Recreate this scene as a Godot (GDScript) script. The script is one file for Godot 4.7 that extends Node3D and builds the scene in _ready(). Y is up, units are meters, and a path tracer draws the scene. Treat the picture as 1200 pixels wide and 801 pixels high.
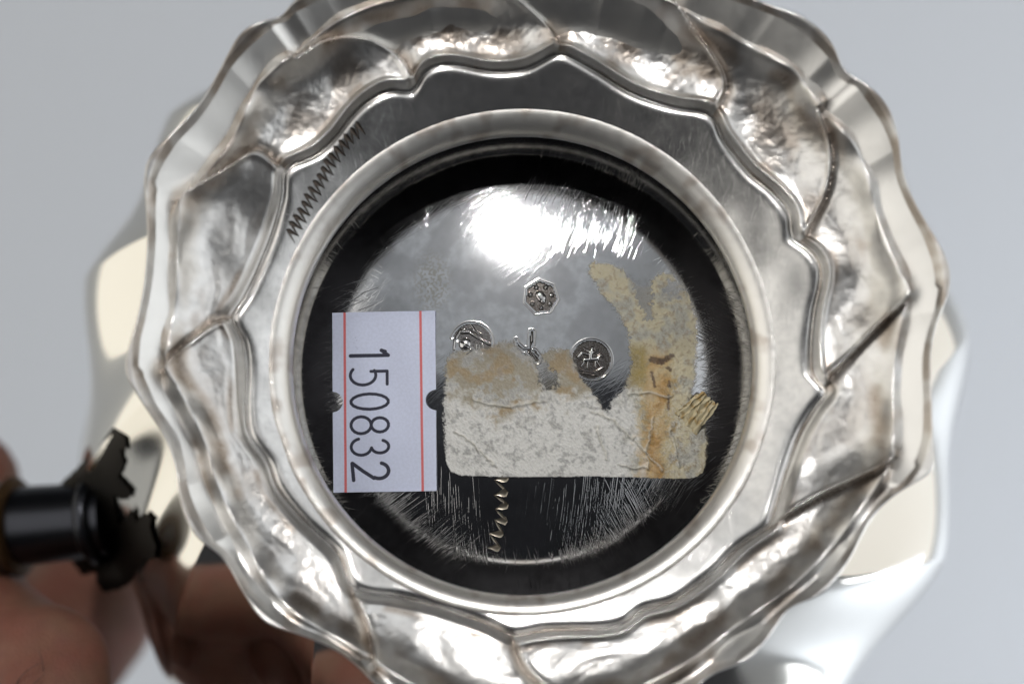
extends Node3D
# A silver pot held upside towards the camera: its chased foot, the recessed base with hallmarks,
# two paper labels, the fluted body behind, the handle socket and the hand that holds it.
# Everything is modelled in millimetres and scaled to metres when the meshes are made.

const MM := 0.001
const PLATE_RADIUS := 100.0          # the base is a shallow dome, mm
const LIP := 26.5                    # radius of the opening in the foot, mm

const INNER_EDGE := [[4.2, 36.0], [7.6, 34.4], [12.6, 31.4], [17.5, 29.7], [22.0, 28.6], [23.1, 26.1], [26.3, 22.0], [28.7, 20.0], [30.9, 17.2], [31.2, 14.1], [32.4, 13.7], [34.3, 11.4], [34.4, 8.9], [33.7, 6.0], [33.3, 1.7], [33.7, -2.3], [35.5, -3.1], [34.2, -4.5], [32.0, -8.1], [30.3, -12.6], [29.0, -16.9], [28.3, -18.9], [25.1, -21.1], [21.2, -24.8], [17.0, -27.6], [13.7, -28.4], [11.4, -30.1], [8.5, -30.6], [5.3, -30.6], [2.0, -30.8], [-1.0, -31.3], [-4.4, -29.8], [-9.3, -28.1], [-14.1, -26.9], [-19.4, -25.9], [-21.1, -22.0], [-25.5, -17.8], [-28.3, -14.2], [-29.2, -11.6], [-31.4, -8.4], [-31.9, -5.1], [-31.8, -0.5], [-32.4, 3.1], [-33.6, 4.9], [-32.2, 7.3], [-30.6, 10.6], [-28.9, 14.9], [-27.7, 19.4], [-27.5, 22.3], [-24.1, 24.0], [-21.8, 26.0], [-19.8, 28.6], [-17.6, 30.6], [-14.9, 31.7], [-12.5, 31.4], [-12.0, 33.1], [-10.0, 34.5], [-7.8, 34.6], [-3.5, 33.9], [0.5, 34.2], [2.7, 35.3]]
const RIDGE := [[-17.5, 40.3], [-21.7, 38.4], [-24.3, 36.2], [-25.6, 34.5], [-28.7, 32.9], [-30.7, 31.3], [-31.4, 28.1], [-33.6, 23.6], [-36.9, 20.3], [-39.2, 18.7], [-39.1, 15.0], [-39.1, 8.6], [-39.7, 3.7], [-40.9, -0.9], [-37.9, -4.7], [-35.8, -10.0], [-34.0, -16.2], [-30.9, -21.0], [-28.7, -26.2], [-24.4, -29.6], [-18.6, -32.7], [-13.7, -36.1], [-5.0, -39.4], [4.6, -39.9], [14.2, -36.6], [20.0, -33.2], [23.9, -30.3], [27.7, -27.4], [32.1, -24.5], [35.0, -21.2], [38.4, -16.4], [42.2, -11.6], [42.0, -9.6], [41.7, -4.1], [42.1, 0.4], [43.0, 4.6], [44.5, 7.5], [42.7, 9.8], [40.8, 13.2], [40.2, 16.3], [39.3, 20.8], [38.3, 24.0], [36.4, 26.3], [33.8, 28.0], [32.5, 30.3], [31.6, 32.9], [29.2, 34.2], [26.1, 35.5], [22.9, 37.2], [19.6, 38.9], [17.6, 40.8], [12.4, 42.3], [3.7, 42.9], [-5.1, 42.4], [-11.9, 41.5]]
const OUTLINE := [[-26.1, 40.7], [-27.1, 38.8], [-28.5, 38.6], [-30.3, 38.0], [-32.2, 36.7], [-33.4, 34.5], [-34.8, 31.9], [-36.1, 29.7], [-38.3, 27.0], [-40.8, 24.4], [-42.5, 22.3], [-42.8, 19.7], [-42.6, 17.1], [-42.5, 13.2], [-42.9, 8.4], [-43.7, 4.1], [-44.9, -0.8], [-44.6, -2.3], [-42.9, -5.0], [-40.4, -8.9], [-39.1, -12.7], [-38.6, -16.2], [-36.8, -20.0], [-33.8, -22.4], [-31.2, -26.7], [-29.0, -29.6], [-25.2, -31.0], [-21.7, -32.4], [-18.8, -34.4], [-16.6, -36.6], [-12.7, -39.2], [-6.9, -41.3], [-1.2, -41.8], [3.6, -40.8], [8.4, -42.1], [14.1, -40.8], [18.0, -38.3], [21.1, -35.6], [25.6, -33.7], [27.9, -31.0], [30.2, -27.9], [33.4, -26.7], [35.6, -24.4], [37.2, -21.9], [38.5, -19.3], [39.8, -17.4], [41.4, -15.8], [43.6, -14.3], [46.2, -12.9], [46.3, -11.7], [46.1, -7.8], [46.0, -1.1], [46.3, 2.1], [46.9, 4.4], [48.1, 7.5], [48.2, 9.7], [47.6, 11.7], [46.0, 14.6], [44.4, 17.5], [43.0, 21.2], [42.5, 25.0], [41.6, 27.9], [40.3, 29.8], [38.1, 31.5], [36.2, 32.8], [35.3, 35.4], [33.6, 37.3], [31.4, 38.9], [28.5, 39.8], [26.9, 40.6], [23.0, 41.9], [17.2, 43.2], [12.4, 44.9], [7.6, 43.8], [2.7, 44.6], [-3.1, 45.4], [-9.0, 44.0], [-13.8, 44.7], [-18.7, 43.3], [-22.5, 41.9]]
const JUNCTIONS := [[83.4, 93.0], [110.9, 126.6], [141.0, 154.5], [171.7, -178.8], [-126.8, -116.2], [-91.8, -79.2], [-33.6, -15.3], [-4.6, 9.5], [23.5, 39.7], [52.3, 66.7]]
const BODY_RIDGES := [-21.8, 7.0, 35.0, 62.0, 89.0, 116.0, 141.0, 164.6, 192.0, 219.0, 246.0, 274.0, 306.0]

var pot: Node3D
var noise_a := FastNoiseLite.new()
var noise_b := FastNoiseLite.new()
var noise_c := FastNoiseLite.new()
var noise_s := FastNoiseLite.new()
var mats := {}


func _ready() -> void:
	set_camera()
	set_air()
	set_lamps()
	make_noises()
	make_materials()
	build_backdrop()
	build_pot()
	build_ticket()
	build_torn_label()
	build_hand()


# ------------------------------------------------------------------ camera, light

func set_camera() -> void:
	var cam := Camera3D.new()
	cam.name = "camera"
	var lens := CameraAttributesPhysical.new()
	lens.frustum_focal_length = 131.8
	lens.frustum_focus_distance = 0.441
	lens.frustum_near = 0.05
	lens.frustum_far = 60.0
	lens.exposure_aperture = 11.0
	cam.attributes = lens
	cam.fov = 10.40
	cam.near = 0.05
	cam.far = 60.0
	add_child(cam, true)
	cam.position = Vector3(0, 0, 0.440)
	cam.current = true


func set_air() -> void:
	var e := Environment.new()
	e.background_mode = Environment.BG_COLOR
	e.background_color = Color(0.03, 0.031, 0.034).linear_to_srgb()
	e.tonemap_mode = Environment.TONE_MAPPER_LINEAR
	e.tonemap_exposure = 1.0
	e.sdfgi_enabled = true
	e.ssao_enabled = true
	e.ssil_enabled = true
	var w := WorldEnvironment.new()
	w.name = "world_environment"
	w.environment = e
	add_child(w, true)


func set_lamps() -> void:
	# the hard lamp overhead
	spot_lamp("studio_lamp", Vector3(-0.02, 0.365, 0.60), Vector3.ZERO, 0.19, Color(1.0, 0.99, 0.98), 24.0, "small round studio lamp above the pot, aimed at its base")
	# diffusers to the left, the right and above
	soft_box("studio_softbox_lamp", Vector3(-0.50, 0.06, 0.46), Vector3.ZERO, Vector2(0.50, 0.60), 0.29, Color(1.0, 0.985, 0.96), "square studio softbox lamp standing front left of the pot")
	soft_box("studio_softbox_lamp", Vector3(0.50, 0.06, 0.46), Vector3.ZERO, Vector2(0.50, 0.60), 0.28, Color(0.97, 0.985, 1.0), "square studio softbox lamp standing front right of the pot")
	soft_box("studio_softbox_lamp", Vector3(-0.70, 0.08, 0.0), Vector3(0, 0.08, 0.0), Vector2(0.90, 0.76), 0.22, Color(1.0, 0.97, 0.90), "tall studio softbox lamp standing level with the pot on the left")
	soft_box("studio_softbox_lamp", Vector3(0.70, 0.08, 0.0), Vector3(0, 0.08, 0.0), Vector2(0.90, 0.76), 0.20, Color(1.0, 0.985, 0.955), "tall studio softbox lamp standing level with the pot on the right")
	soft_box("studio_softbox_lamp", Vector3(0.0, 0.46, 0.82), Vector3.ZERO, Vector2(1.0, 0.72), 0.064, Color(0.96, 0.98, 1.0), "wide dim studio softbox lamp hung high in front of the pot")
	soft_box("studio_softbox_lamp", Vector3(-0.075, 0.34, 0.52), Vector3.ZERO, Vector2(0.055, 0.06), 0.06, Color(0.95, 0.97, 1.0), "smallest studio softbox lamp, hung over the pot")
	# the lamp that lights the backdrop from low on the right
	soft_box("studio_softbox_lamp", Vector3(0.46, -0.20, -0.18), Vector3(0.16, -0.10, -0.45), Vector2(0.24, 0.2), 2.7, Color(0.96, 0.98, 1.0), "studio softbox lamp low on the right, turned to the backdrop")


func emissive(c: Color, strength: float) -> StandardMaterial3D:
	var m := StandardMaterial3D.new()
	m.albedo_color = Color(0.8, 0.8, 0.8)
	m.emission_enabled = true
	m.emission = c
	m.emission_energy_multiplier = strength
	return m


func spot_lamp(called: String, at: Vector3, to: Vector3, energy: float, c: Color, angle: float, label: String) -> void:
	var o := thing(called, label, "lamp", at)
	o.look_at_from_position(at, to, Vector3.UP)
	var bulb := SphereMesh.new()
	bulb.radius = 0.011
	bulb.height = 0.022
	var b := MeshInstance3D.new()
	b.name = "bulb"
	b.mesh = bulb
	b.material_override = emissive(c, 3.0)
	o.add_child(b, true)
	var shade := lathe([Vector2(0.016, 0.035), Vector2(0.022, 0.03), Vector2(0.034, 0.0), Vector2(0.045, -0.03), Vector2(0.047, -0.03), Vector2(0.036, 0.002), Vector2(0.024, 0.034), Vector2(0.016, 0.04)], 40)
	var dark := StandardMaterial3D.new()
	dark.albedo_color = Color(0.08, 0.08, 0.09)
	dark.roughness = 0.6
	part("lamp_shade", shade, dark, o)
	var l := SpotLight3D.new()
	l.name = "spot"
	l.light_energy = energy
	l.light_color = c
	l.light_size = 0.012
	l.spot_angle = angle
	l.spot_angle_attenuation = 0.3
	l.spot_range = 6.0
	l.spot_attenuation = 2.0
	l.shadow_enabled = true
	l.position = Vector3(0, 0, -0.014)
	o.add_child(l, true)


func soft_box(called: String, at: Vector3, to: Vector3, size: Vector2, energy: float, c: Color, label: String) -> void:
	var o := thing(called, label, "lamp", at)
	o.look_at_from_position(at, to, Vector3.UP)
	var glow := BoxMesh.new()
	glow.size = Vector3(size.x, size.y, 0.004)
	part("diffuser", glow, emissive(c, energy * 0.5), o)
	var case_st := SurfaceTool.new()
	case_st.begin(Mesh.PRIMITIVE_TRIANGLES)
	var f := [Vector3(-size.x, -size.y, 0.006) * 0.51, Vector3(size.x, -size.y, 0.006) * 0.51, Vector3(size.x, size.y, 0.006) * 0.51, Vector3(-size.x, size.y, 0.006) * 0.51]
	var back := []
	for p in f:
		back.append(Vector3(p.x * 0.25, p.y * 0.25, 0.14))
	for k in 4:
		var n := (k + 1) % 4
		for v in [f[k], f[n], back[n], f[k], back[n], back[k]]:
			case_st.add_vertex(v)
	for v in [back[0], back[1], back[2], back[0], back[2], back[3]]:
		case_st.add_vertex(v)
	case_st.generate_normals()
	var dark := StandardMaterial3D.new()
	dark.albedo_color = Color(0.08, 0.08, 0.09)
	dark.roughness = 0.8
	part("casing", case_st.commit(), dark, o)
	var l := AreaLight3D.new()
	l.name = "area"
	l.area_size = size
	l.area_normalize_energy = false
	l.light_energy = energy
	l.light_color = c
	l.area_range = 6.0
	l.area_attenuation = 2.0
	l.shadow_enabled = true
	l.position = Vector3(0, 0, -0.006)
	o.add_child(l, true)


# ------------------------------------------------------------------ helpers

func thing(called: String, label: String, category: String, at := Vector3.ZERO) -> Node3D:
	var o := Node3D.new()
	o.name = called
	add_child(o, true)
	o.position = at
	o.set_meta("label", label)
	o.set_meta("category", category)
	return o


func part(called: String, mesh: Mesh, m: Material, parent: Node3D) -> MeshInstance3D:
	var o := MeshInstance3D.new()
	o.name = called
	o.mesh = mesh
	o.material_override = m
	parent.add_child(o, true)
	return o


func ss(a: float, b: float, x: float) -> float:
	return smoothstep(a, b, x)


# a profile of (radius, z) turned about the z axis
func lathe(profile: Array, steps: int, scale_by := 1.0) -> ArrayMesh:
	var rows := []
	for p in profile:
		var row := PackedVector3Array()
		for i in steps + 1:
			var a := TAU * i / steps
			row.append(Vector3(p.x * cos(a), p.x * sin(a), p.y) * scale_by)
		rows.append(row)
	return sheet(rows)


# a mesh through rows of points, with smooth normals; optional colours of the same layout
func sheet(rows: Array, colors := [], uvs := [], around := true) -> ArrayMesh:
	var n: int = rows[0].size()
	var m := rows.size()
	var vs := PackedVector3Array()
	var ns := PackedVector3Array()
	var cs := PackedColorArray()
	var us := PackedVector2Array()
	var closed: bool = around and rows[m / 2][0].distance_to(rows[m / 2][n - 1]) < 1e-7
	for j in m:
		var here: PackedVector3Array = rows[j]
		var up: PackedVector3Array = rows[mini(j + 1, m - 1)]
		var dn: PackedVector3Array = rows[maxi(j - 1, 0)]
		for i in n:
			var a := i + 1 if i + 1 < n else (1 if closed else i)
			var b := i - 1 if i > 0 else (n - 2 if closed else i)
			var q := (here[a] - here[b]).cross(up[i] - dn[i])
			ns.append(q.normalized() if q.length_squared() > 1e-30 else Vector3(0, 0, 1))
		vs.append_array(here)
		if colors.size():
			cs.append_array(colors[j])
		if uvs.size():
			us.append_array(uvs[j])
	var ix := PackedInt32Array()
	for j in m - 1:
		for i in n - 1:
			var k := j * n + i
			ix.append_array([k, k + n, k + 1, k + 1, k + n, k + n + 1])
	return arrays(vs, ns, ix, cs, us)


func arrays(vs: PackedVector3Array, ns: PackedVector3Array, ix: PackedInt32Array, cs := PackedColorArray(), us := PackedVector2Array()) -> ArrayMesh:
	var a := []
	a.resize(Mesh.ARRAY_MAX)
	a[Mesh.ARRAY_VERTEX] = vs
	a[Mesh.ARRAY_NORMAL] = ns
	a[Mesh.ARRAY_INDEX] = ix
	if cs.size():
		a[Mesh.ARRAY_COLOR] = cs
	if us.size():
		a[Mesh.ARRAY_TEX_UV] = us
	var am := ArrayMesh.new()
	am.add_surface_from_arrays(Mesh.PRIMITIVE_TRIANGLES, a)
	return am


# a round bar through points (mm), with a radius for each
func tube(points: Array, radii: Array, sides := 10) -> ArrayMesh:
	var rows := []
	var side := Vector3.ZERO
	for k in points.size():
		var t: Vector3 = (points[mini(k + 1, points.size() - 1)] - points[maxi(k - 1, 0)]).normalized()
		if k == 0:
			side = t.cross(Vector3(0.3, 0.2, 0.93)).normalized()
		side = (side - t * side.dot(t)).normalized()
		var up := t.cross(side)
		var row := PackedVector3Array()
		for i in sides + 1:
			var a := TAU * i / sides
			row.append((points[k] + (side * cos(a) + up * sin(a)) * float(radii[k])) * MM)
		rows.append(row)
	return sheet(rows)


func make_noises() -> void:
	for n in [noise_a, noise_b, noise_c]:
		n.noise_type = FastNoiseLite.TYPE_SIMPLEX
		n.fractal_type = FastNoiseLite.FRACTAL_FBM
		n.fractal_octaves = 3
	noise_a.seed = 11
	noise_a.frequency = 0.11
	noise_b.seed = 23
	noise_b.frequency = 0.55
	noise_c.seed = 37
	noise_c.frequency = 2.2
	noise_s.seed = 51
	noise_s.frequency = 0.13
	noise_s.noise_type = FastNoiseLite.TYPE_SIMPLEX
	noise_s.fractal_type = FastNoiseLite.FRACTAL_NONE


func noise_picture(size: int, frequency: float, octaves: int, seed_at: int, low: float, high: float) -> NoiseTexture2D:
	var n := FastNoiseLite.new()
	n.seed = seed_at
	n.noise_type = FastNoiseLite.TYPE_SIMPLEX_SMOOTH
	n.frequency = frequency
	n.fractal_octaves = octaves
	var t := NoiseTexture2D.new()
	t.width = size
	t.height = size
	t.seamless = true
	t.noise = n
	var g := Gradient.new()
	g.set_color(0, Color(low, low, low))
	g.set_color(1, Color(high, high, high))
	t.color_ramp = g
	return t


func metal(c: Color, rough: float, vertex := false) -> StandardMaterial3D:
	var m := StandardMaterial3D.new()
	m.albedo_color = c.linear_to_srgb()
	m.metallic = 1.0
	m.roughness = rough
	m.vertex_color_use_as_albedo = vertex
	return m


func make_materials() -> void:
	var scuffs := scratch_picture(1024, 2600, 5)
	var mottle := noise_picture(512, 0.03, 4, 8, 0.82, 1.0)
	var m := metal(Color(1, 1, 1), 0.37, true)
	m.roughness_texture = mottle
	m.uv1_triplanar = true
	m.uv1_scale = Vector3.ONE / (24.0 * MM)
	m.heightmap_enabled = true
	m.heightmap_texture = scuffs
	m.heightmap_scale = 0.0024
	mats.foot = m
	m = m.duplicate()
	m.roughness = 0.27
	mats.band = m
	m = m.duplicate()
	m.roughness = 0.42
	mats.lip = m
	m = metal(Color(0.86, 0.84, 0.79), 0.13)
	m.roughness_texture = noise_picture(512, 0.01, 4, 18, 0.6, 1.0)
	m.uv1_triplanar = true
	m.uv1_scale = Vector3.ONE / (60.0 * MM)
	mats.body = m
	m = metal(Color(0.026, 0.024, 0.022), 0.42)
	mats.reflection_black = m
	m = metal(Color(0.085, 0.05, 0.025), 0.55)
	mats.bronze = m
	m = metal(Color(0.045, 0.047, 0.055), 0.3)
	mats.tube = m
	m = StandardMaterial3D.new()
	m.albedo_color = Color(0.02, 0.014, 0.010).linear_to_srgb()
	m.roughness = 0.45
	mats.wood = m


# fine straight scuffs, dark on grey, that tile
func scratch_picture(size: int, count: int, seed_at: int) -> ImageTexture:
	var rng := RandomNumberGenerator.new()
	rng.seed = seed_at
	var data := PackedByteArray()
	data.resize(size * size)
	data.fill(160)
	for k in count:
		var x := rng.randf() * size
		var y := rng.randf() * size
		var a := rng.randf_range(-0.5, 0.5) + (PI / 2 if rng.randf() < 0.4 else 0.0)
		var n := int(rng.randf_range(10, 120))
		var d := int(rng.randf_range(8, 60))
		for s in n:
			var px := posmod(int(x + cos(a) * s), size)
			var py := posmod(int(y + sin(a) * s), size)
			data[py * size + px] = maxi(0, data[py * size + px] - d)
	return ImageTexture.create_from_image(Image.create_from_data(size, size, false, Image.FORMAT_R8, data))


func build_backdrop() -> void:
	# one sheet of paper hung behind the pot
	var rows := []
	for j in 29:
		# it hangs straight, then sweeps forward under the pot as one curve
		var row := PackedVector3Array()
		var y := 1.2
		var z := -0.45
		if j < 14:
			z = -0.03 - 0.0122 * j
			y = -0.32
		elif j < 22:
			var a := (j - 14) / 8.0 * PI / 2
			z = -0.20 - 0.25 * sin(a)
			y = -0.07 - 0.25 * cos(a)
		else:
			y = -0.07 + 0.2 * (j - 22)
		for i in 31:
			row.append(Vector3(-1.5 + 0.1 * i, y, z))
		rows.append(row)
	var m := StandardMaterial3D.new()
	m.albedo_color = Color(0.60, 0.625, 0.665).linear_to_srgb()
	m.roughness = 0.95
	var o := part("backdrop", sheet(rows, [], [], false), m, self)
	o.set_meta("kind", "structure")
	o.set_meta("label", "plain pale grey paper backdrop hung behind the silver pot")


# ------------------------------------------------------------------ the pot

func build_pot() -> void:
	pot = thing("silver_pot", "upturned silver pot with chased leaf foot and fluted body, held base forward", "pot", Vector3(1.2, -3.2, 0) * MM)
	pot.rotation_degrees.x = -5.0
	build_foot()
	build_lip()
	build_base()
	build_body()
	build_socket()


# radius for each of n directions, through traced corner points of a closed outline
func radii_of(points: Array, n: int, smooth_by: int) -> PackedFloat32Array:
	var list := []
	for p in points:
		var v := Vector2(p[0], p[1])
		list.append(Vector2(fposmod(v.angle(), TAU), v.length()))
	list.sort_custom(func(a, b): return a.x < b.x)
	var k := list.size()
	var out := PackedFloat32Array()
	out.resize(n)
	var at := 0
	for i in n:
		var a := TAU * i / n
		while at < k and list[at].x <= a:
			at += 1
		var p: Vector2 = list[posmod(at - 1, k)]
		var q: Vector2 = list[at % k]
		var span := fposmod(q.x - p.x, TAU)
		var before: Vector2 = list[posmod(at - 2, k)]
		var after: Vector2 = list[(at + 1) % k]
		var t := fposmod(a - p.x, TAU) / maxf(span, 1e-4)
		# cubic through the four nearest, with the slopes of the real spacing
		var m0 := (q.y - before.y) / maxf(fposmod(q.x - before.x, TAU), 1e-4) * span
		var m1 := (after.y - p.y) / maxf(fposmod(after.x - p.x, TAU), 1e-4) * span
		var t2 := t * t
		var t3 := t2 * t
		out[i] = (2 * t3 - 3 * t2 + 1) * p.y + (t3 - 2 * t2 + t) * m0 + (3 * t2 - 2 * t3) * q.y + (t3 - t2) * m1
	for pass_no in 3:
		var was := out.duplicate()
		for i in n:
			var sum := 0.0
			for d in range(-smooth_by, smooth_by + 1):
				sum += was[posmod(i + d, n)]
			out[i] = sum / (2 * smooth_by + 1)
	return out


func eased(list: PackedFloat32Array, by: int) -> PackedFloat32Array:
	var n := list.size()
	var out := list.duplicate()
	for pass_no in 4:
		var was := out.duplicate()
		for i in n:
			var sum := 0.0
			for d in range(-by, by + 1):
				sum += was[posmod(i + d, n)]
			out[i] = sum / (2 * by + 1)
	return out


# how late each boundary between two leaves bends over
const SWING := [2.0, 3.0, 6.0, 2.0, 1.0, 2.0, 1.0, 1.3, 1.5, 3.0]
const STEPS := 1440
# for each leaf, from the upper right anticlockwise: the height of its beaded edge and the depth of its hollow, mm
const ROPE := [0.75, 0.8, 0.75, 0.6, 0.08, 0.1, 0.12, 0.5, 0.06, 0.65]
const TARNISH := [0.72, 0.85, 0.85, 0.62, 0.12, 0.3, 0.15, 0.25, 0.3, 0.3]
const DISH := [1.0, 1.7, 1.5, 1.2, 0.35, 0.3, 0.6, 0.9, 0.4, 0.8]

func build_foot() -> void:
	var ri := radii_of(INNER_EDGE, STEPS, 4)
	var rm := radii_of(RIDGE, STEPS, 5)
	var ro := radii_of(OUTLINE, STEPS, 4)
	for i in STEPS:
		rm[i] = maxf(rm[i], ri[i] + 2.0)
		ro[i] = maxf(ro[i], rm[i] + 1.2)
	var rm_s := eased(rm, 13)
	var ro_s := eased(ro, 13)
	var ri_s := eased(ri, 9)
	# boundaries between the leaves, in order of rising angle
	var joints := []
	for k in JUNCTIONS.size():
		var q: Array = JUNCTIONS[k]
		var inner := fposmod(deg_to_rad(q[0]), TAU)
		var outer := inner + wrapf(deg_to_rad(q[1]) - inner, -PI, PI)
		joints.append(Vector3(inner, outer, SWING[k]))
	joints.sort_custom(func(a, b): return a.x < b.x)
	var count := joints.size()
	var zones := [26, 54, 42]
	var rows := []
	var tints := []
	var owners := []
	for zone in 3:
		var n: int = zones[zone]
		for k in n + (1 if zone == 2 else 0):
			var u := float(k) / n
			var row := PackedVector3Array()
			var tint := PackedColorArray()
			var owner_row := PackedInt32Array()
			for ii in STEPS + 1:
				var i := ii % STEPS
				var a := TAU * i / STEPS
				var r: float
				if zone == 0:
					r = lerpf(29.0 + 0.45 * sin(a), ri[i], u)
				elif zone == 1:
					r = lerpf(ri[i], rm[i], pow(u, 1.25))
				else:
					r = lerpf(rm[i], ro[i], u)
				var x := r * cos(a)
				var y := r * sin(a)
				var z := 8.0 + 0.33 * (r - LIP)
				var w1 := noise_a.get_noise_2d(x, y)
				var w2 := noise_b.get_noise_2d(x, y)
				var ws := noise_s.get_noise_2d(x, y)
				var dirt := 0.0
				var leaf := -1
				if zone == 0:
					var d := ri[i] - r
					z -= 0.55 * exp(-d * d / 0.5)
					z += 0.04 * ws
					dirt = 0.75 * exp(-d * d / 0.35) * (0.6 + 0.8 * w1)
				else:
					var uu := (r - ri[i]) / (rm[i] - ri[i]) if zone == 1 else 1.0
					# which leaf this is, and how far along it
					var s := 0.0
					var len_mm := 1.0
					for q in count:
						var j0: Vector3 = joints[q]
						var j1: Vector3 = joints[(q + 1) % count]
						var a0 := lerpf(j0.x, j0.y, pow(uu, j0.z))
						var a1 := lerpf(j1.x, j1.y, pow(uu, j1.z))
						var span := fposmod(a1 - a0, TAU)
						var off := fposmod(a - a0, TAU)
						if off < span:
							leaf = q
							s = off / span
							len_mm = span * r
							break
					if leaf < 0:
						leaf = 0
					var to_low := s * len_mm
					var to_high := (1.0 - s) * len_mm
					var tip := 1.05 * ss(0.0, 0.55, to_low) * (1.0 - ss(0.0, 0.45, s)) + 0.25 * exp(-pow((to_low - 0.5) / 0.45, 2.0))
					var gap := 0.4 * exp(-pow(to_high / 0.9, 2.0))
					var vein := 0.035 * sin(uu * 15.0 + 2.2 * ws + leaf * 1.7 + s * 3.0) + 0.009 * sin(uu * 43.0 + 4.0 * ws + s * 5.0)
					var crest := 0.85 + 0.35 * noise_s.get_noise_2d(x + 90.0, y)
					if zone == 1:
						var d := r - ri[i]
						var width := rm_s[i] - ri_s[i]
						var us := clampf((r - ri_s[i]) / width, 0.0, 1.0)
						var rope: float = ROPE[leaf]
						var dish: float = DISH[leaf] * clampf(width / 9.0, 0.4, 1.1)
						z += 0.75 * ss(0.0, 0.7 if rope > 0.3 else 1.3, d)
						z += rope * exp(-pow((d - 0.55) / 0.42, 2.0))
						z -= dish * pow(sin(PI * us), 1.3)
						z += crest * exp(-pow((rm_s[i] - r) / 1.6, 2.0))
						z += (tip - gap) * ss(0.0, 0.12, uu)
						z += vein * sin(PI * uu) + (0.14 * ws + (0.012 + 0.055 * TARNISH[leaf]) * w2) * sin(PI * us)
						dirt = maxf(0.8 * exp(-pow((d - 1.5) / 0.5, 2.0)) * ss(-0.2, 0.5, w1), 0.85 * exp(-pow((rm[i] - r - 1.5) / 1.3, 2.0)) * ss(-0.35, 0.5, w1))
						dirt = maxf(dirt, 0.85 * exp(-pow(to_high / 1.0, 2.0)))
						# the leaves at the top were never polished as hard as the rest
						dirt = maxf(dirt, TARNISH[leaf] * ss(-0.4, 0.45, w1 + 0.15 * w2) * sin(PI * clampf(us * 1.1, 0.0, 1.0)))
					else:
						var width := ro_s[i] - rm_s[i]
						var v := clampf((r - rm_s[i]) / width, 0.0, 1.0)
						z += 0.75 + crest * exp(-pow((r - rm_s[i]) / 1.6, 2.0))
						z -= 1.0 * pow(sin(PI * pow(v, 0.75)), 1.3) * clampf(width / 4.0, 0.3, 1.2)
						z += 0.9 * v * v
						z += (tip - gap) * (1.0 - v)
						z += 0.06 * ws
						# pits where the ridges run together
						for q in count:
							var off := absf(wrapf(a - joints[q].y, -PI, PI)) * r
							if off < 4.0:
								z -= 1.0 * exp(-off * off / 2.2) * exp(-pow((v - 0.35) / 0.3, 2.0))
								dirt = maxf(dirt, 1.1 * exp(-off * off / 3.5) * exp(-pow((v - 0.3) / 0.35, 2.0)))
						dirt = maxf(dirt, 0.85 * ss(-0.4, 0.4, w1) * exp(-pow((v - 0.3) / 0.28, 2.0)))
						dirt = maxf(dirt, (0.42 + 0.34 * ss(-10.0, 25.0, y + 0.25 * x)) * ss(-0.25, 0.4, w1))
				row.append(Vector3(x, y, z) * MM)
				var speck := noise_c.get_noise_2d(x, y)
				dirt = clampf(dirt * (0.92 + 0.15 * speck), 0.0, 1.0)
				var clean := Color(0.76, 0.75, 0.73) * (0.96 + 0.08 * w2)
				var c := clean.lerp(Color(0.36, 0.295, 0.24), clampf(dirt * 1.1, 0, 1))
				c = c.lerp(Color(0.05, 0.042, 0.038), ss(0.74, 1.05, dirt))
				tint.append(c)
				owner_row.append(leaf)
			rows.append(row)
			tints.append(tint)
			owners.append(owner_row)
	# the rolled edge and the back of the foot, down to the neck
	for k in range(1, 9):
		var row := PackedVector3Array()
		var tint := PackedColorArray()
		for ii in STEPS + 1:
			var i := ii % STEPS
			var edge: Vector3 = rows[zones[0] + zones[1] + zones[2]][ii] / MM
			var out_dir := Vector3(edge.x, edge.y, 0).normalized()
			var p: Vector3
			if k <= 3:
				var t: float = PI * k / 3.0
				p = edge + out_dir * 0.14 * sin(t) + Vector3(0, 0, -0.3 * (1.0 - cos(t)))
			else:
				var t: float = (k - 3) / 5.0
				p = out_dir * lerpf(ro[i], 28.2, t) + Vector3(0, 0, lerpf(edge.z - 0.7, -2.0, pow(t, 1.6)))
			row.append(p * MM)
			tint.append(Color(0.8, 0.79, 0.76))
		rows.append(row)
		tints.append(tint)
	# smooth normals for the whole face, then one mesh for the plain band, one for each leaf and one for the back
	var m := rows.size()
	var normals := []
	for j in m:
		var here: PackedVector3Array = rows[j]
		var up: PackedVector3Array = rows[mini(j + 1, m - 1)]
		var dn: PackedVector3Array = rows[maxi(j - 1, 0)]
		var ns := PackedVector3Array()
		for i in STEPS + 1:
			var a := here[i + 1 if i < STEPS else 1]
			var b := here[i - 1 if i > 0 else STEPS - 1]
			ns.append((a - b).cross(up[i] - dn[i]).normalized() * -1.0)
		normals.append(ns)
	var foot := patch_of(rows, normals, tints, 0, zones[0], func(_j, _i): return true)
	var foot_part := part("foot", foot, mats.band, pot)
	var last: int = zones[0] + zones[1] + zones[2]
	for q in count:
		var mesh := patch_of(rows, normals, tints, zones[0], last, func(j, i): return owners[j][i] == q)
		part("leaf", mesh, mats.foot, foot_part)
	var line := [Vector2(-26.75, 14.4), Vector2(-25.3, 17.2), Vector2(-23.6, 20.3), Vector2(-21.65, 23.7), Vector2(-19.9, 26.0), Vector2(-18.5, 27.2)]
	zigzag(line, 17, 0.88, 0.42, func(p): return 8.02 + 0.33 * (p.length() - LIP) + 0.06 * noise_a.get_noise_2d(p.x, p.y) + 0.003 * noise_b.get_noise_2d(p.x, p.y), metal(Color(0.11, 0.09, 0.075), 0.35), foot_part)
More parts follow.
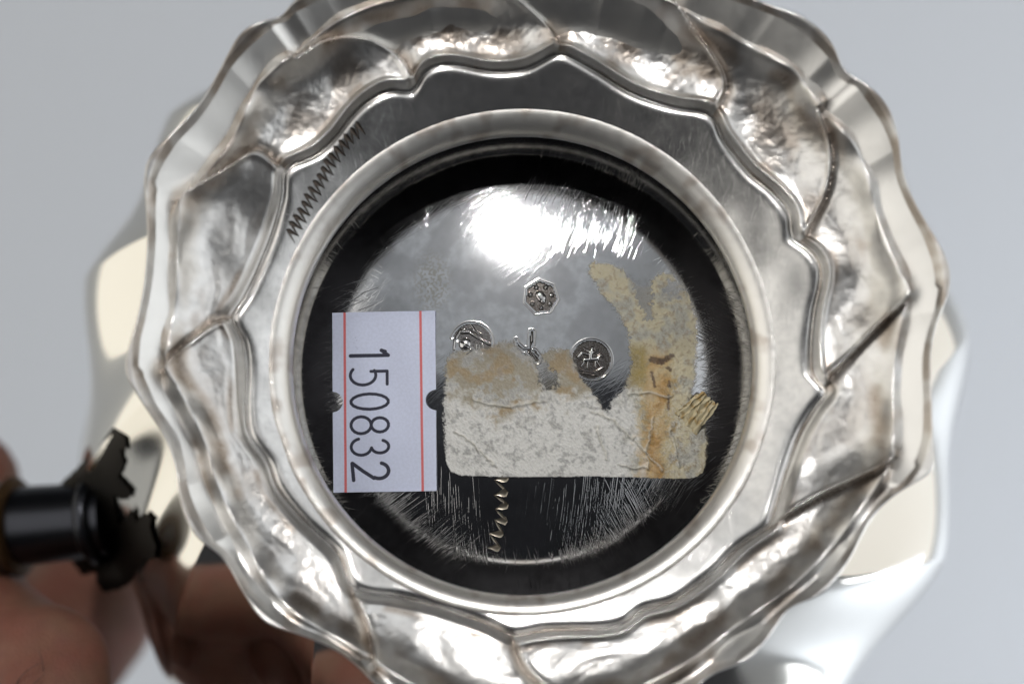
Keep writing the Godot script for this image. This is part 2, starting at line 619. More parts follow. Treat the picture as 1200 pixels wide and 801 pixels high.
	part("foot_back", patch_of(rows, normals, tints, last, m - 1, func(_j, _i): return true), mats.foot, foot_part)


func patch_of(rows: Array, normals: Array, tints: Array, from: int, to: int, wanted: Callable) -> ArrayMesh:
	var vs := PackedVector3Array()
	var ns := PackedVector3Array()
	var cs := PackedColorArray()
	var ix := PackedInt32Array()
	var known := {}
	for j in range(from, to):
		for i in STEPS:
			if not wanted.call(j, i):
				continue
			var ids := []
			for c in [[j, i], [j + 1, i], [j, i + 1], [j + 1, i + 1]]:
				var key: int = c[0] * (STEPS + 1) + c[1]
				if not known.has(key):
					known[key] = vs.size()
					vs.append(rows[c[0]][c[1]])
					ns.append(normals[c[0]][c[1]])
					cs.append(tints[c[0]][c[1]])
				ids.append(known[key])
			ix.append_array([ids[0], ids[2], ids[1], ids[2], ids[3], ids[1]])
	return arrays(vs, ns, ix, cs)


func build_lip() -> void:
	# the rounded ring round the opening, and the wall down to the base
	var profile := [Vector2(29.35, 8.86), Vector2(29.0, 8.9), Vector2(28.6, 8.86), Vector2(28.2, 8.74), Vector2(27.8, 8.55), Vector2(27.4, 8.28), Vector2(27.05, 7.96), Vector2(26.78, 7.6), Vector2(26.6, 7.2), Vector2(26.5, 6.7), Vector2(26.55, 6.3)]
	var rows := []
	var tints := []
	for p in profile:
		var row := PackedVector3Array()
		var tint := PackedColorArray()
		for i in 721:
			var a := TAU * (i % 720) / 720.0
			var w := noise_b.get_noise_2d(cos(a) * 26.0, sin(a) * 26.0)
			var rr: float = p.x + 0.012 * w + 0.45 * sin(a) * (p.x - 26.5) / 2.8
			row.append(Vector3(rr * cos(a), rr * sin(a), p.y + 0.012 * w) * MM)
			var d := ss(0.1, 0.7, noise_a.get_noise_2d(rr * cos(a) * 1.5, rr * sin(a) * 1.5)) * 0.5
			d = maxf(d, 0.6 * ss(29.1, 29.3, p.x))
			tint.append(Color(0.84, 0.82, 0.78).lerp(Color(0.34, 0.26, 0.20), d))
		rows.append(row)
		tints.append(tint)
	rows.reverse()
	tints.reverse()
	part("lip", sheet(rows, tints), mats.lip, pot)
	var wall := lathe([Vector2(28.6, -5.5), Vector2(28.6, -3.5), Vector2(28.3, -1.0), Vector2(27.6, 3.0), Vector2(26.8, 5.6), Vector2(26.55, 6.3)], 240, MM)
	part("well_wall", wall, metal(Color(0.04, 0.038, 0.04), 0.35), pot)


func plate_z(x: float, y: float) -> float:
	return -(x * x + y * y) / (2.0 * PLATE_RADIUS)


func build_base() -> void:
	var reach := 29.5
	var cell := 0.14
	var n := int(2 * reach / cell)
	var vs := PackedVector3Array()
	var ns := PackedVector3Array()
	var us := PackedVector2Array()
	var ix := PackedInt32Array()
	for j in n + 1:
		for i in n + 1:
			var x := -reach + i * cell
			var y := -reach + j * cell
			vs.append(Vector3(x, y, plate_z(x, y)) * MM)
			ns.append(Vector3(x, y, PLATE_RADIUS).normalized())
			us.append(Vector2(x / 60.0 + 0.5, 0.5 - y / 60.0))
	for j in n:
		for i in n:
			var x := -reach + (i + 0.5) * cell
			var y := -reach + (j + 0.5) * cell
			if x * x + y * y > 29.3 * 29.3 or in_hallmark(x, y, 0.17):
				continue
			var k := j * (n + 1) + i
			ix.append_array([k, k + n + 1, k + 1, k + 1, k + n + 1, k + n + 2])
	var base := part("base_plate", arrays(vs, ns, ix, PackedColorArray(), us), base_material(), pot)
	build_hallmarks(base)


func base_material() -> StandardMaterial3D:
	var size := 1024
	var cuts := base_scratches()
	var img := Image.create(size, size, false, Image.FORMAT_RGB8)
	for j in size:
		for i in size:
			var x := (float(i) / size - 0.5) * 60.0
			var y := (0.5 - float(j) / size) * 60.0
			var r := sqrt(x * x + y * y)
			if r > 30.0:
				continue
			var w := noise_a.get_noise_2d(x, y)
			var w2 := noise_b.get_noise_2d(x + 50.0, y)
			# dark reflections painted into the colour: round the edge, sides and lower part
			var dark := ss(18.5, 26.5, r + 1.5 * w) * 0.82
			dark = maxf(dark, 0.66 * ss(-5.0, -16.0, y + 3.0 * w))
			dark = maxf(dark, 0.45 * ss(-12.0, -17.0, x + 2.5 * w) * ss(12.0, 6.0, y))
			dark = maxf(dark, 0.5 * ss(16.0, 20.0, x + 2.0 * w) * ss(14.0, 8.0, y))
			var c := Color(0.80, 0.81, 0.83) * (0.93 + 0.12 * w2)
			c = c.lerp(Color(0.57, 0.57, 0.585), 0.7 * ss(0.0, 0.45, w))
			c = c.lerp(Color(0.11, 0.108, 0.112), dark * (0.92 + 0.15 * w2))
			# dry remains of glue, upper left
			var d := Vector2(x + 10.6, (y - 10.4) * 0.62).length()
			var glue := ss(3.2, 0.6, d) * ss(0.0, 0.22, noise_c.get_noise_2d(x * 0.8, y * 0.8) + 0.15 * w2)
			c = c.lerp(Color(0.55, 0.52, 0.46), glue * 0.8)
			# scratches show bare metal through the painted dark
			var cut := maxi(maxi(180 - cuts[(2 * j) * 2048 + 2 * i], 180 - cuts[(2 * j + 1) * 2048 + 2 * i]), maxi(180 - cuts[(2 * j) * 2048 + 2 * i + 1], 180 - cuts[(2 * j + 1) * 2048 + 2 * i + 1]))
			c = c.lerp(Color(0.52, 0.51, 0.50), 0.42 * ss(25.0, 140.0, cut) * dark)
			# a grey haze of old glue, upper right
			var haze := ss(9.0, 3.0, Vector2(x - 15.5, (y - 6.0) * 0.75).length() + 1.5 * w)
			c = c.lerp(Color(0.40, 0.395, 0.385), 0.65 * haze * (0.7 + 0.5 * w2))
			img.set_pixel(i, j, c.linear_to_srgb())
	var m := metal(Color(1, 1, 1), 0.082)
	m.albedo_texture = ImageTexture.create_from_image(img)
	m.heightmap_enabled = true
	m.heightmap_texture = ImageTexture.create_from_image(Image.create_from_data(2048, 2048, false, Image.FORMAT_R8, cuts))
	m.heightmap_scale = 0.0026
	return m


# sets of file strokes on the base: place (mm) and slant (degrees)
const HATCH := [[-15, -18, 35], [-11, -21, 40], [-8, -18, 92], [-5, -22, 95], [2, -18, 84], [6, -20, 82], [9, -17, 84], [8, -22, 110], [13, -18, 118], [15, -15, 60], [18, -12, 40], [12, -22, 125], [-19, -14, 30], [22, -4, 8], [23, 2, -12], [22, 7, -25], [-22, -7, 20]]

func base_scratches() -> PackedByteArray:
	var size := 2048
	var rng := RandomNumberGenerator.new()
	rng.seed = 77
	var data := PackedByteArray()
	data.resize(size * size)
	data.fill(180)
	var per := size / 60.0
	for k in 7000:
		var x := 0.0
		var y := 0.0
		var a := 0.0
		var length := 0.0
		var depth := rng.randi_range(20, 70)
		var pick := rng.randf()
		if pick < 0.17:             # turning marks and filing round the rim
			var t := rng.randf() * TAU
			var r := rng.randf_range(20.0, 27.5)
			x = r * cos(t)
			y = r * sin(t)
			a = t + rng.randf_range(-0.35, 0.35)
			length = rng.randf_range(0.7, 2.6)
			depth = rng.randi_range(25, 95)
		elif pick < 0.45:           # hatching over the lower part
			# strokes in sets, each set with its own slant
			var set_no := rng.randi_range(0, HATCH.size() - 1)
			var q: Array = HATCH[set_no]
			a = deg_to_rad(q[2]) + rng.randf_range(-0.05, 0.05)
			var across := rng.randi_range(-9, 9) * 0.33 + rng.randf_range(-0.08, 0.08)
			x = q[0] - sin(a) * across + rng.randf_range(-1.2, 1.2) * cos(a)
			y = q[1] + cos(a) * across + rng.randf_range(-1.2, 1.2) * sin(a)
			length = rng.randf_range(1.5, 6.5)
			depth = rng.randi_range(20, 125)
		elif pick < 0.50:           # deep strokes, upper right
			x = rng.randf_range(0, 14)
			y = rng.randf_range(13, 23)
			a = 1.15 + rng.randf_range(-0.12, 0.25)
			length = rng.randf_range(0.8, 4.5)
			depth = rng.randi_range(70, 150)
		elif pick < 0.60:           # short cuts on the left and right edges
			var left := rng.randf() < 0.5
			x = rng.randf_range(-25, -19) if left else rng.randf_range(20, 26)
			y = rng.randf_range(-16, 10)
			a = rng.randf_range(-0.35, 0.6)
			length = rng.randf_range(1.0, 4.0)
			depth = rng.randi_range(50, 130)
		else:                       # polishing lines everywhere
			x = rng.randf_range(-22, 22)
			y = rng.randf_range(-10, 22)
			a = rng.randf_range(0.35, 1.1)
			length = rng.randf_range(2.0, 9.0)
			depth = rng.randi_range(6, 26)
		var steps := int(length * per)
		var wide := depth > 90
		for s in steps:
			var t := float(s) / steps
			var px := int((x + cos(a) * (s / per) + 30.0) * per)
			var py := int((30.0 - y - sin(a) * (s / per)) * per)
			if px < 2 or py < 2 or px > size - 3 or py > size - 3:
				continue
			var d := int(depth * minf(1.0, 4.0 * minf(t, 1.0 - t) + 0.2))
			var at := py * size + px
			data[at] = mini(data[at], maxi(0, 180 - d))
			if wide:
				data[at + 1] = mini(data[at + 1], maxi(0, 180 - d))
				data[at - 1] = mini(data[at - 1], 180 - d / 3)
				data[at + 2] = mini(data[at + 2], 180 - d / 3)
			else:
				data[at + 1] = mini(data[at + 1], 180 - d / 2)
	return data


# how far inside a struck outline a point is (mm from the mark's centre)
func mark_inside(outline: String, p: Vector2) -> float:
	if outline == "heptagon":
		return 1.86 - p.length() * cos(fposmod(p.angle() + 0.12, TAU / 7.0) - TAU / 14.0)
	if outline == "round":
		return 2.42 - p.length()
	if outline == "crescent":
		return minf(2.5 - (p - Vector2(0.1, -0.6)).length(), (p - Vector2(0.1, -0.6)).dot(Vector2(0.5, 0.86)) + 0.6)
	var most := -9.0
	for s in SPRIG:
		most = maxf(most, s[4] - segment_distance(p, Vector2(s[0], s[1]), Vector2(s[2], s[3])))
	return most


# the cut lines of the third mark: a sprig with two leaves
const SPRIG := [[-1.75, 1.0, -1.5, 0.45, 0.2], [-1.5, 0.45, -0.9, -0.1, 0.26], [-0.9, -0.1, -0.3, -0.1, 0.22], [0.15, 1.9, 0.05, 0.5, 0.34], [0.05, 0.5, -0.2, -0.3, 0.24], [-0.2, -0.3, 0.7, -1.35, 0.42], [0.45, -0.3, 0.95, -0.95, 0.28]]
const MARKS := [["heptagon", 2.21, 8.55], ["round", 8.11, 1.18], ["crescent", -6.01, 3.69], ["sprig", 1.0, 2.46]]

func in_hallmark(x: float, y: float, margin: float) -> bool:
	for m in MARKS:
		var p := Vector2(x - m[1], y - m[2])
		if p.length_squared() < 9.5 and mark_inside(m[0], p) > margin:
			return true
	return false


# the shapes struck into the base: [x0, y0, x1, y1, radius, height], mm from the mark's centre
func build_hallmarks(base: Node3D) -> void:
	var star_mark := []
	for k in 7:
		var a := TAU * (k + 0.25) / 7.0
		var c := Vector2(1.28 * cos(a), 1.28 * sin(a))
		for s in 3:
			var d := Vector2.from_angle(PI * s / 3.0 + 0.3) * 0.24
			star_mark.append([c.x - d.x, c.y - d.y, c.x + d.x, c.y + d.y, 0.06, 0.2])
	star_mark.append([-0.15, 0.25, 0.1, -0.1, 0.5, 0.22])
	star_mark.append([0.1, 0.1, 0.25, -0.45, 0.3, 0.22])
	struck_mark(base, Vector2(2.21, 8.55), 2.45, star_mark, "heptagon")
	var rider := [[-0.75, -0.05, 0.75, 0.1, 0.28, 0.2], [0.6, 0.1, 1.15, 0.55, 0.16, 0.2], [1.1, 0.55, 1.4, 0.35, 0.1, 0.2], [-0.7, -0.1, -1.2, -0.75, 0.12, 0.16], [-0.4, -0.2, -0.5, -0.95, 0.1, 0.16], [0.6, -0.1, 1.0, -0.7, 0.1, 0.16], [0.5, -0.1, 0.45, -0.8, 0.1, 0.16], [-0.1, 0.2, 0.05, 1.05, 0.22, 0.22], [0.1, 1.3, 0.12, 1.35, 0.2, 0.22], [-0.1, 0.9, -0.9, 1.35, 0.13, 0.17], [-0.3, 0.6, -1.2, 0.85, 0.16, 0.17], [-1.2, 0.7, -1.55, 0.35, 0.18, 0.2], [0.1, 0.8, 0.8, 1.1, 0.1, 0.18], [-1.35, -1.2, 0.4, -1.5, 0.1, 0.14], [0.4, -1.5, 1.5, -0.8, 0.09, 0.14], [-0.9, -1.6, 0.7, -1.8, 0.08, 0.12], [-0.6, 0.05, -1.5, 0.1, 0.07, 0.12]]
	struck_mark(base, Vector2(8.11, 1.18), 2.95, rider, "round")
	var head := [[-2.0, -1.3, -1.9, -0.2, 0.16, 0.2], [-1.9, -0.2, -1.3, 0.75, 0.18, 0.24], [-1.3, 0.75, -0.2, 0.75, 0.2, 0.26], [-0.2, 0.75, 0.9, 0.0, 0.17, 0.26], [0.9, 0.0, 2.2, -0.75, 0.12, 0.24], [-1.2, 1.15, 0.2, 0.95, 0.1, 0.2], [-0.1, 1.7, 0.5, 0.8, 0.12, 0.22], [0.3, 0.9, 1.2, 0.3, 0.13, 0.2], [-1.7, 0.3, -0.8, 1.1, 0.09, 0.22], [0.7, -0.6, 0.6, -1.4, 0.1, 0.16], [1.05, -0.7, 1.0, -1.5, 0.09, 0.16], [1.45, -0.75, 1.4, -1.4, 0.09, 0.16], [0.3, -1.3, -0.5, -1.9, 0.1, 0.16], [-0.72, -0.72, -0.7, -0.7, 0.72, 0.3]]
	struck_mark(base, Vector2(-6.01, 3.69), 3.1, head, "crescent")
	var ribs := [[0.12, 1.7, 0.08, 0.8, 0.12, 0.22], [-0.3, -0.5, 0.25, -1.4, 0.1, 0.2], [0.1, -0.4, 0.65, -1.3, 0.1, 0.2], [-1.35, 0.3, -1.0, -0.05, 0.08, 0.16], [0.0, -0.15, 0.2, -0.3, 0.14, 0.22]]
	struck_mark(base, Vector2(1.0, 2.46), 2.6, ribs, "sprig")
	# the chased zigzag line in the lower part, cut after the marks were struck
	var line := [Vector2(-2.4, -11.6), Vector2(-2.55, -14.7), Vector2(-2.25, -16.7), Vector2(-2.9, -18.7), Vector2(-3.4, -21.2)]
	zigzag(line, 6, 0.8, 0.72, func(p): return plate_z(p.x, p.y) + 0.03, metal(Color(0.29, 0.26, 0.21), 0.35), pot)


func struck_mark(base: Node3D, at: Vector2, reach: float, shapes: Array, outline: String) -> void:
	var cell := 0.055
	var n := int(2 * reach / cell)
	var vs := PackedVector3Array()
	var cs := PackedColorArray()
	var keep := PackedByteArray()
	for j in n + 1:
		for i in n + 1:
			var p := Vector2(-reach + i * cell, -reach + j * cell)
			var inside := mark_inside(outline, p)
			var h := -(0.34 if outline != "crescent" else 0.22) * ss(0.0, 0.2, inside) + 0.018 * exp(-pow((inside + 0.1) / 0.1, 2.0))
			var floor_h := h
			for s in shapes:
				var d := segment_distance(p, Vector2(s[0], s[1]), Vector2(s[2], s[3]))
				var rad: float = s[4]
				if d < rad:
					var up: float = s[5] * sqrt(maxf(0.0, 1.0 - d * d / (rad * rad)))
					h = maxf(h, floor_h + up) if up > 0.0 else minf(h, floor_h + up)
			var w := at + p
			var struck := inside > -0.2 or absf(h) > 0.02
			keep.append(1 if struck and p.length() < reach else 0)
			vs.append(Vector3(w.x, w.y, plate_z(w.x, w.y) + h + 0.006) * MM)
			var raised := h - floor_h
			var dirt := 0.0
			dirt = ss(-0.12, 0.1, inside) * (1.0 - 0.8 * ss(0.02, 0.16, raised))
			if outline == "crescent":
				dirt = maxf(dirt * 0.75, 0.5 * ss(0.10, 0.0, raised) * ss(0.0, 0.02, raised))
			dirt *= 0.85 + 0.4 * noise_c.get_noise_2d(w.x * 1.5, w.y * 1.5)
			cs.append(Color(0.58, 0.575, 0.57).lerp(Color(0.11, 0.09, 0.075), clampf(dirt, 0.0, 0.95)))
	var ns := PackedVector3Array()
	var ix := PackedInt32Array()
	for j in n + 1:
		for i in n + 1:
			var a := vs[j * (n + 1) + mini(i + 1, n)] - vs[j * (n + 1) + maxi(i - 1, 0)]
			var b := vs[mini(j + 1, n) * (n + 1) + i] - vs[maxi(j - 1, 0) * (n + 1) + i]
			ns.append(a.cross(b).normalized())
	for j in n:
		for i in n:
			var k := j * (n + 1) + i
			if keep[k] or keep[k + 1] or keep[k + n + 1] or keep[k + n + 2]:
				ix.append_array([k, k + n + 1, k + 1, k + 1, k + n + 1, k + n + 2])
	if not mats.has("mark"):
		mats.mark = metal(Color(1, 1, 1), 0.15, true)
	part("hallmark", arrays(vs, ns, ix, cs), mats.mark, base)


func segment_distance(p: Vector2, a: Vector2, b: Vector2) -> float:
	var ab := b - a
	var t := clampf((p - a).dot(ab) / maxf(ab.length_squared(), 1e-6), 0.0, 1.0)
	return p.distance_to(a + ab * t)


# wedge cuts swinging to and fro along a line
func zigzag(line: Array, teeth: int, half: float, thick: float, height: Callable, m: Material, parent: Node3D) -> void:
	var rng := RandomNumberGenerator.new()
	rng.seed = teeth
	var curve := Curve2D.new()
	for k in line.size():
		var t: Vector2 = (line[mini(k + 1, line.size() - 1)] - line[maxi(k - 1, 0)]) * 0.22
		curve.add_point(line[k], -t, t)
	var length := curve.get_baked_length()
	var corner := []
	for k in teeth * 2 + 1:
		var off := length * k / (teeth * 2.0)
		var p := curve.sample_baked(off)
		var d := (curve.sample_baked(minf(off + 0.2, length)) - curve.sample_baked(maxf(off - 0.2, 0.0))).normalized()
		var nrm := Vector2(-d.y, d.x)
		corner.append(p + nrm * half * (1.0 if k % 2 else -1.0) * rng.randf_range(0.85, 1.1) + d * 0.25 * (1.0 if k % 2 else -1.0))
	var st := SurfaceTool.new()
	st.begin(Mesh.PRIMITIVE_TRIANGLES)
	for k in corner.size() - 1:
		# each stroke: a long lens, deepest near one end
		var a: Vector2 = corner[k]
		var b: Vector2 = corner[k + 1]
		var d := (b - a).normalized()
		var s := Vector2(-d.y, d.x)
		var prev := []
		for q in 7:
			var t := q / 6.0
			var w: float = thick * (1.25 if k % 2 else 0.45) * (0.15 + 0.85 * pow(sin(PI * pow(t, 0.45 if k % 2 else 1.2)), 1.3)) * rng.randf_range(0.85, 1.15)
			var c := a.lerp(b, t)
			var l := c + s * w * 0.5
			var r := c - s * w * 0.5
			var mid := c
			var now := [Vector3(l.x, l.y, height.call(l) + 0.12), Vector3(mid.x, mid.y, height.call(mid) + 0.004), Vector3(r.x, r.y, height.call(r) + 0.12)]
			if prev.size():
				for side in 2:
					for v in [prev[side], now[side], prev[side + 1], now[side], now[side + 1], prev[side + 1]]:
						st.add_vertex(v * MM)
			prev = now
	st.generate_normals()
	part("zigzag_mark", st.commit(), m, parent)


var body_points := {}

func build_body() -> void:
	var profile := [Vector2(27.6, -1.0), Vector2(28.6, -3.4), Vector2(31.5, -7.0), Vector2(37.5, -11.5), Vector2(45.0, -18.0), Vector2(52.0, -26.0), Vector2(56.6, -34.0), Vector2(58.0, -42.0), Vector2(57.0, -52.0), Vector2(53.0, -64.0), Vector2(45.0, -78.0), Vector2(36.0, -92.0)]
	var rows := []
	var fine := 8
	var angles := BODY_RIDGES.duplicate()
	var total := (profile.size() - 1) * fine
	var n := 780
	for k in total + 1:
		var q := mini(k / fine, profile.size() - 2)
		var t := float(k - q * fine) / fine
		var p0: Vector2 = profile[maxi(q - 1, 0)]
		var p1: Vector2 = profile[q]
		var p2: Vector2 = profile[q + 1]
		var p3: Vector2 = profile[mini(q + 2, profile.size() - 1)]
		var p := p1.cubic_interpolate(p2, p0, p3, t)
		var p_next := p1.cubic_interpolate(p2, p0, p3, t + 0.02)
		var dir := (p_next - p).normalized()
		var nr := Vector2(-dir.y, dir.x)   # outward: +radius, towards the foot
		if nr.x < 0.0:
			nr = -nr
		var turn := deg_to_rad(-0.85) * (57.0 - p.x) * (1.0 if p.y > -42.0 else -0.6)
		var deep := 2.7 * ss(28.0, 54.0, p.x) if p.y > -42.0 else 2.7
		var row := PackedVector3Array()
		for i in n + 1:
			# columns are laid between the ridges so that each ridge is an edge
			var seg := (i % n) / (n / 13)
			var f := float((i % n) % (n / 13)) / (n / 13)
			var a0 := deg_to_rad(angles[seg])
			var a1 := deg_to_rad(angles[(seg + 1) % 13] + (360.0 if seg == 12 else 0.0))
			var a := lerpf(a0, a1, f) + turn
			var dip := deep * (0.42 * (1.0 - pow(2.0 * f - 1.0, 2.0)) + 0.58 * pow(sin(PI * f), 2.0))
			var rr := p.x - nr.x * dip
			var zz := p.y - nr.y * dip
			row.append(Vector3(rr * cos(a), rr * sin(a), zz) * MM)
			var key := Vector2i(roundi(rr * cos(a) / 0.7), roundi(rr * sin(a) / 0.7))
			if zz > -46.0 and (not body_points.has(key) or body_points[key].z < zz):
				body_points[key] = Vector3(rr * cos(a), rr * sin(a), zz)
		rows.append(row)
	rows.reverse()
	part("body", sheet(rows), mats.body, pot)


func build_socket() -> void:
	# the tube that takes the handle, its collar on the body and the ring at its outer end
	var o := Node3D.new()
	o.name = "handle_socket"
	pot.add_child(o, true)
	o.position = Vector3(-54.6, -16.2, -36.6) * MM
	o.rotation_degrees = Vector3(0, 0, 4.0)
	o.rotate_object_local(Vector3.UP, deg_to_rad(-109.0))
	var tube_mesh := lathe([Vector2(4.8, -3.0), Vector2(4.8, 1.0), Vector2(4.9, 4.0), Vector2(5.05, 8.0), Vector2(5.05, 10.0), Vector2(5.0, 10.4)], 64, MM)
	part("tube", tube_mesh, mats.tube, o)
	part("collar", lathe([Vector2(4.7, -2.0), Vector2(5.5, -1.8), Vector2(5.85, -1.3), Vector2(5.8, -0.6), Vector2(5.5, -0.2), Vector2(5.1, 0.1), Vector2(4.7, 0.3)], 64, MM), mats.tube, o)
	part("ring", lathe([Vector2(4.9, 9.6), Vector2(5.6, 9.75), Vector2(6.2, 9.95), Vector2(6.4, 10.2), Vector2(6.4, 10.5), Vector2(6.2, 10.8), Vector2(5.4, 11.0)], 64, MM), mats.bronze, o)
	part("handle", lathe([Vector2(5.5, 10.95), Vector2(5.9, 12.5), Vector2(6.9, 16.0), Vector2(7.2, 30.0), Vector2(7.4, 55.0), Vector2(6.0, 75.0), Vector2(0.1, 80.0)], 48, MM), mats.wood, o)
	for s in 2:
		part("reflection_plate", reflection_plate(s), mats.reflection_black, pot)


# near-black plate standing in for reflections on the flutes by the collar; in millimetres
const REFLECTION_PLATES := [
	[[-60.0, -13.0], [-57.4, -10.8], [-55.0, -8.9], [-52.4, -7.0], [-50.4, -5.2], [-48.9, -6.6], [-48.7, -8.2], [-49.6, -8.0], [-49.2, -9.8], [-50.0, -11.3], [-48.4, -13.0], [-48.6, -14.0], [-50.0, -13.9], [-50.9, -13.2], [-50.6, -16.5], [-50.2, -19.5], [-52.0, -22.5], [-56.0, -23.0], [-60.8, -17.0]],
	[[-54.0, -24.0], [-53.8, -20.0], [-51.2, -17.4], [-49.4, -16.4], [-48.4, -14.9], [-48.0, -16.8], [-46.7, -15.7], [-45.8, -16.4], [-46.1, -17.6], [-45.2, -19.8], [-45.5, -21.4], [-46.9, -21.3], [-47.9, -22.6], [-49.2, -24.2], [-51.0, -25.0], [-53.0, -25.2]],
]

# height of the body's face under a point, from the points that it was built of
func body_top(p: Vector2) -> float:
	var sum := 0.0
	var weight := 1e-6
	for j in range(-4, 5):
		for i in range(-4, 5):
			var key := Vector2i(roundi(p.x / 0.7) + i, roundi(p.y / 0.7) + j)
			if body_points.has(key):
				var v: Vector3 = body_points[key]
				var w := 1.0 / (1.0 + Vector2(v.x, v.y).distance_squared_to(p))
				sum += w * v.z
				weight += w
	return sum / weight if weight > 0.01 else -36.0 - 1.4 * (p.length() - 57.0)


func reflection_plate(which: int) -> ArrayMesh:
	var poly := PackedVector2Array()
	for q in REFLECTION_PLATES[which]:
		poly.append(Vector2(q[0], q[1]))
	var cell := 0.2
	var lo := Vector2(-60, -29)
	var nx := 80
	var ny := 120
	var vs := PackedVector3Array()
	var ns := PackedVector3Array()
	var ix := PackedInt32Array()
	for j in ny + 1:
		for i in nx + 1:
			var p := lo + Vector2(i, j) * cell
			var z: float = body_top(p)
			var ripple := 0.12 * sin(p.x * 4.0 - p.y * 3.0 + 2.0 * noise_a.get_noise_2d(p.x, p.y))
			vs.append(Vector3(p.x, p.y, z + 0.75 + 0.15 * ripple + 0.0 * noise_a.get_noise_2d(p.x * 1.5, p.y * 1.5)) * MM)
	for pass_no in 6:      # smoothed
		var was := vs.duplicate()
		for j in range(1, ny):
			for i in range(1, nx):
				var k := j * (nx + 1) + i
				vs[k].z = (was[k].z * 2.0 + was[k - 2 if i > 1 else k - 1].z + was[k + 2 if i < nx - 1 else k + 1].z + was[k - 2 * (nx + 1) if j > 1 else k - nx - 1].z + was[k + 2 * (nx + 1) if j < ny - 1 else k + nx + 1].z) / 6.0
	for j in ny + 1:
		for i in nx + 1:
			var a := vs[j * (nx + 1) + mini(i + 1, nx)] - vs[j * (nx + 1) + maxi(i - 1, 0)]
			var b := vs[mini(j + 1, ny) * (nx + 1) + i] - vs[maxi(j - 1, 0) * (nx + 1) + i]
			ns.append(a.cross(b).normalized())
	for j in ny:
		for i in nx:
			var p := lo + Vector2(i + 0.5, j + 0.5) * cell
			if Geometry2D.is_point_in_polygon(p + Vector2.ONE * 0.06 * noise_b.get_noise_2d(p.x * 2.0, p.y * 2.0), poly):
				var k := j * (nx + 1) + i
				ix.append_array([k, k + nx + 1, k + 1, k + 1, k + nx + 1, k + nx + 2])
	return arrays(vs, ns, ix)


# ------------------------------------------------------------------ the numbered ticket

const TICKET_WIDE := 12.2
const TICKET_HIGH := 21.15

func build_ticket() -> void:
	var o := thing("number_ticket", "white paper ticket with red lines, half-round notches and the number 150832", "label", pot.position)
	o.rotation = pot.rotation
	var centre := Vector2(-16.22, -3.68)
	var lean := deg_to_rad(0.5)
	var rows := []
	var uvs := []
	var rim := []
	for j in 181:
		var v := j / 180.0
		var y := (0.5 - v) * TICKET_HIGH
		var bite := 0.0
		var off := absf(y - 0.05) - 0.0
		if off < 1.2:
			bite = sqrt(1.44 - off * off)
		var row := PackedVector3Array()
		var uv := PackedVector2Array()
		for i in 25:
			var x := lerpf(-TICKET_WIDE / 2 + bite, TICKET_WIDE / 2 - bite, i / 24.0)
			var p := centre + Vector2(x, y).rotated(lean)
			var curl := 0.26 + 0.2 * noise_s.get_noise_2d(x * 0.9, y * 0.9) + 0.35 * pow(absf(y) / (TICKET_HIGH / 2), 6.0) * (0.4 + 0.6 * absf(x) / 6.1)
			row.append(Vector3(p.x, p.y, plate_z(p.x, p.y) + curl) * MM)
			uv.append(Vector2(x / TICKET_WIDE + 0.5, v))
		rows.append(row)
		uvs.append(uv)
	var m := StandardMaterial3D.new()
	m.albedo_texture = ticket_print()
	m.roughness = 0.7
	m.metallic_specular = 0.35
	part("paper", sheet(rows, [], uvs, false), m, o)
	# the cut edge, a tenth of a millimetre of paper
	var ring := PackedVector3Array()
	for j in 181:
		ring.append(rows[j][24])
	for j in range(180, -1, -1):
		ring.append(rows[j][0])
	ring.append(rows[0][24])
	var low := PackedVector3Array()
	for p in ring:
		low.append(p - Vector3(0, 0, 0.12 * MM))
	var em := StandardMaterial3D.new()
	em.albedo_color = Color(0.62, 0.63, 0.70).linear_to_srgb()
	em.roughness = 0.9
	part("cut_edge", sheet([ring, low], [], [], false), em, o)


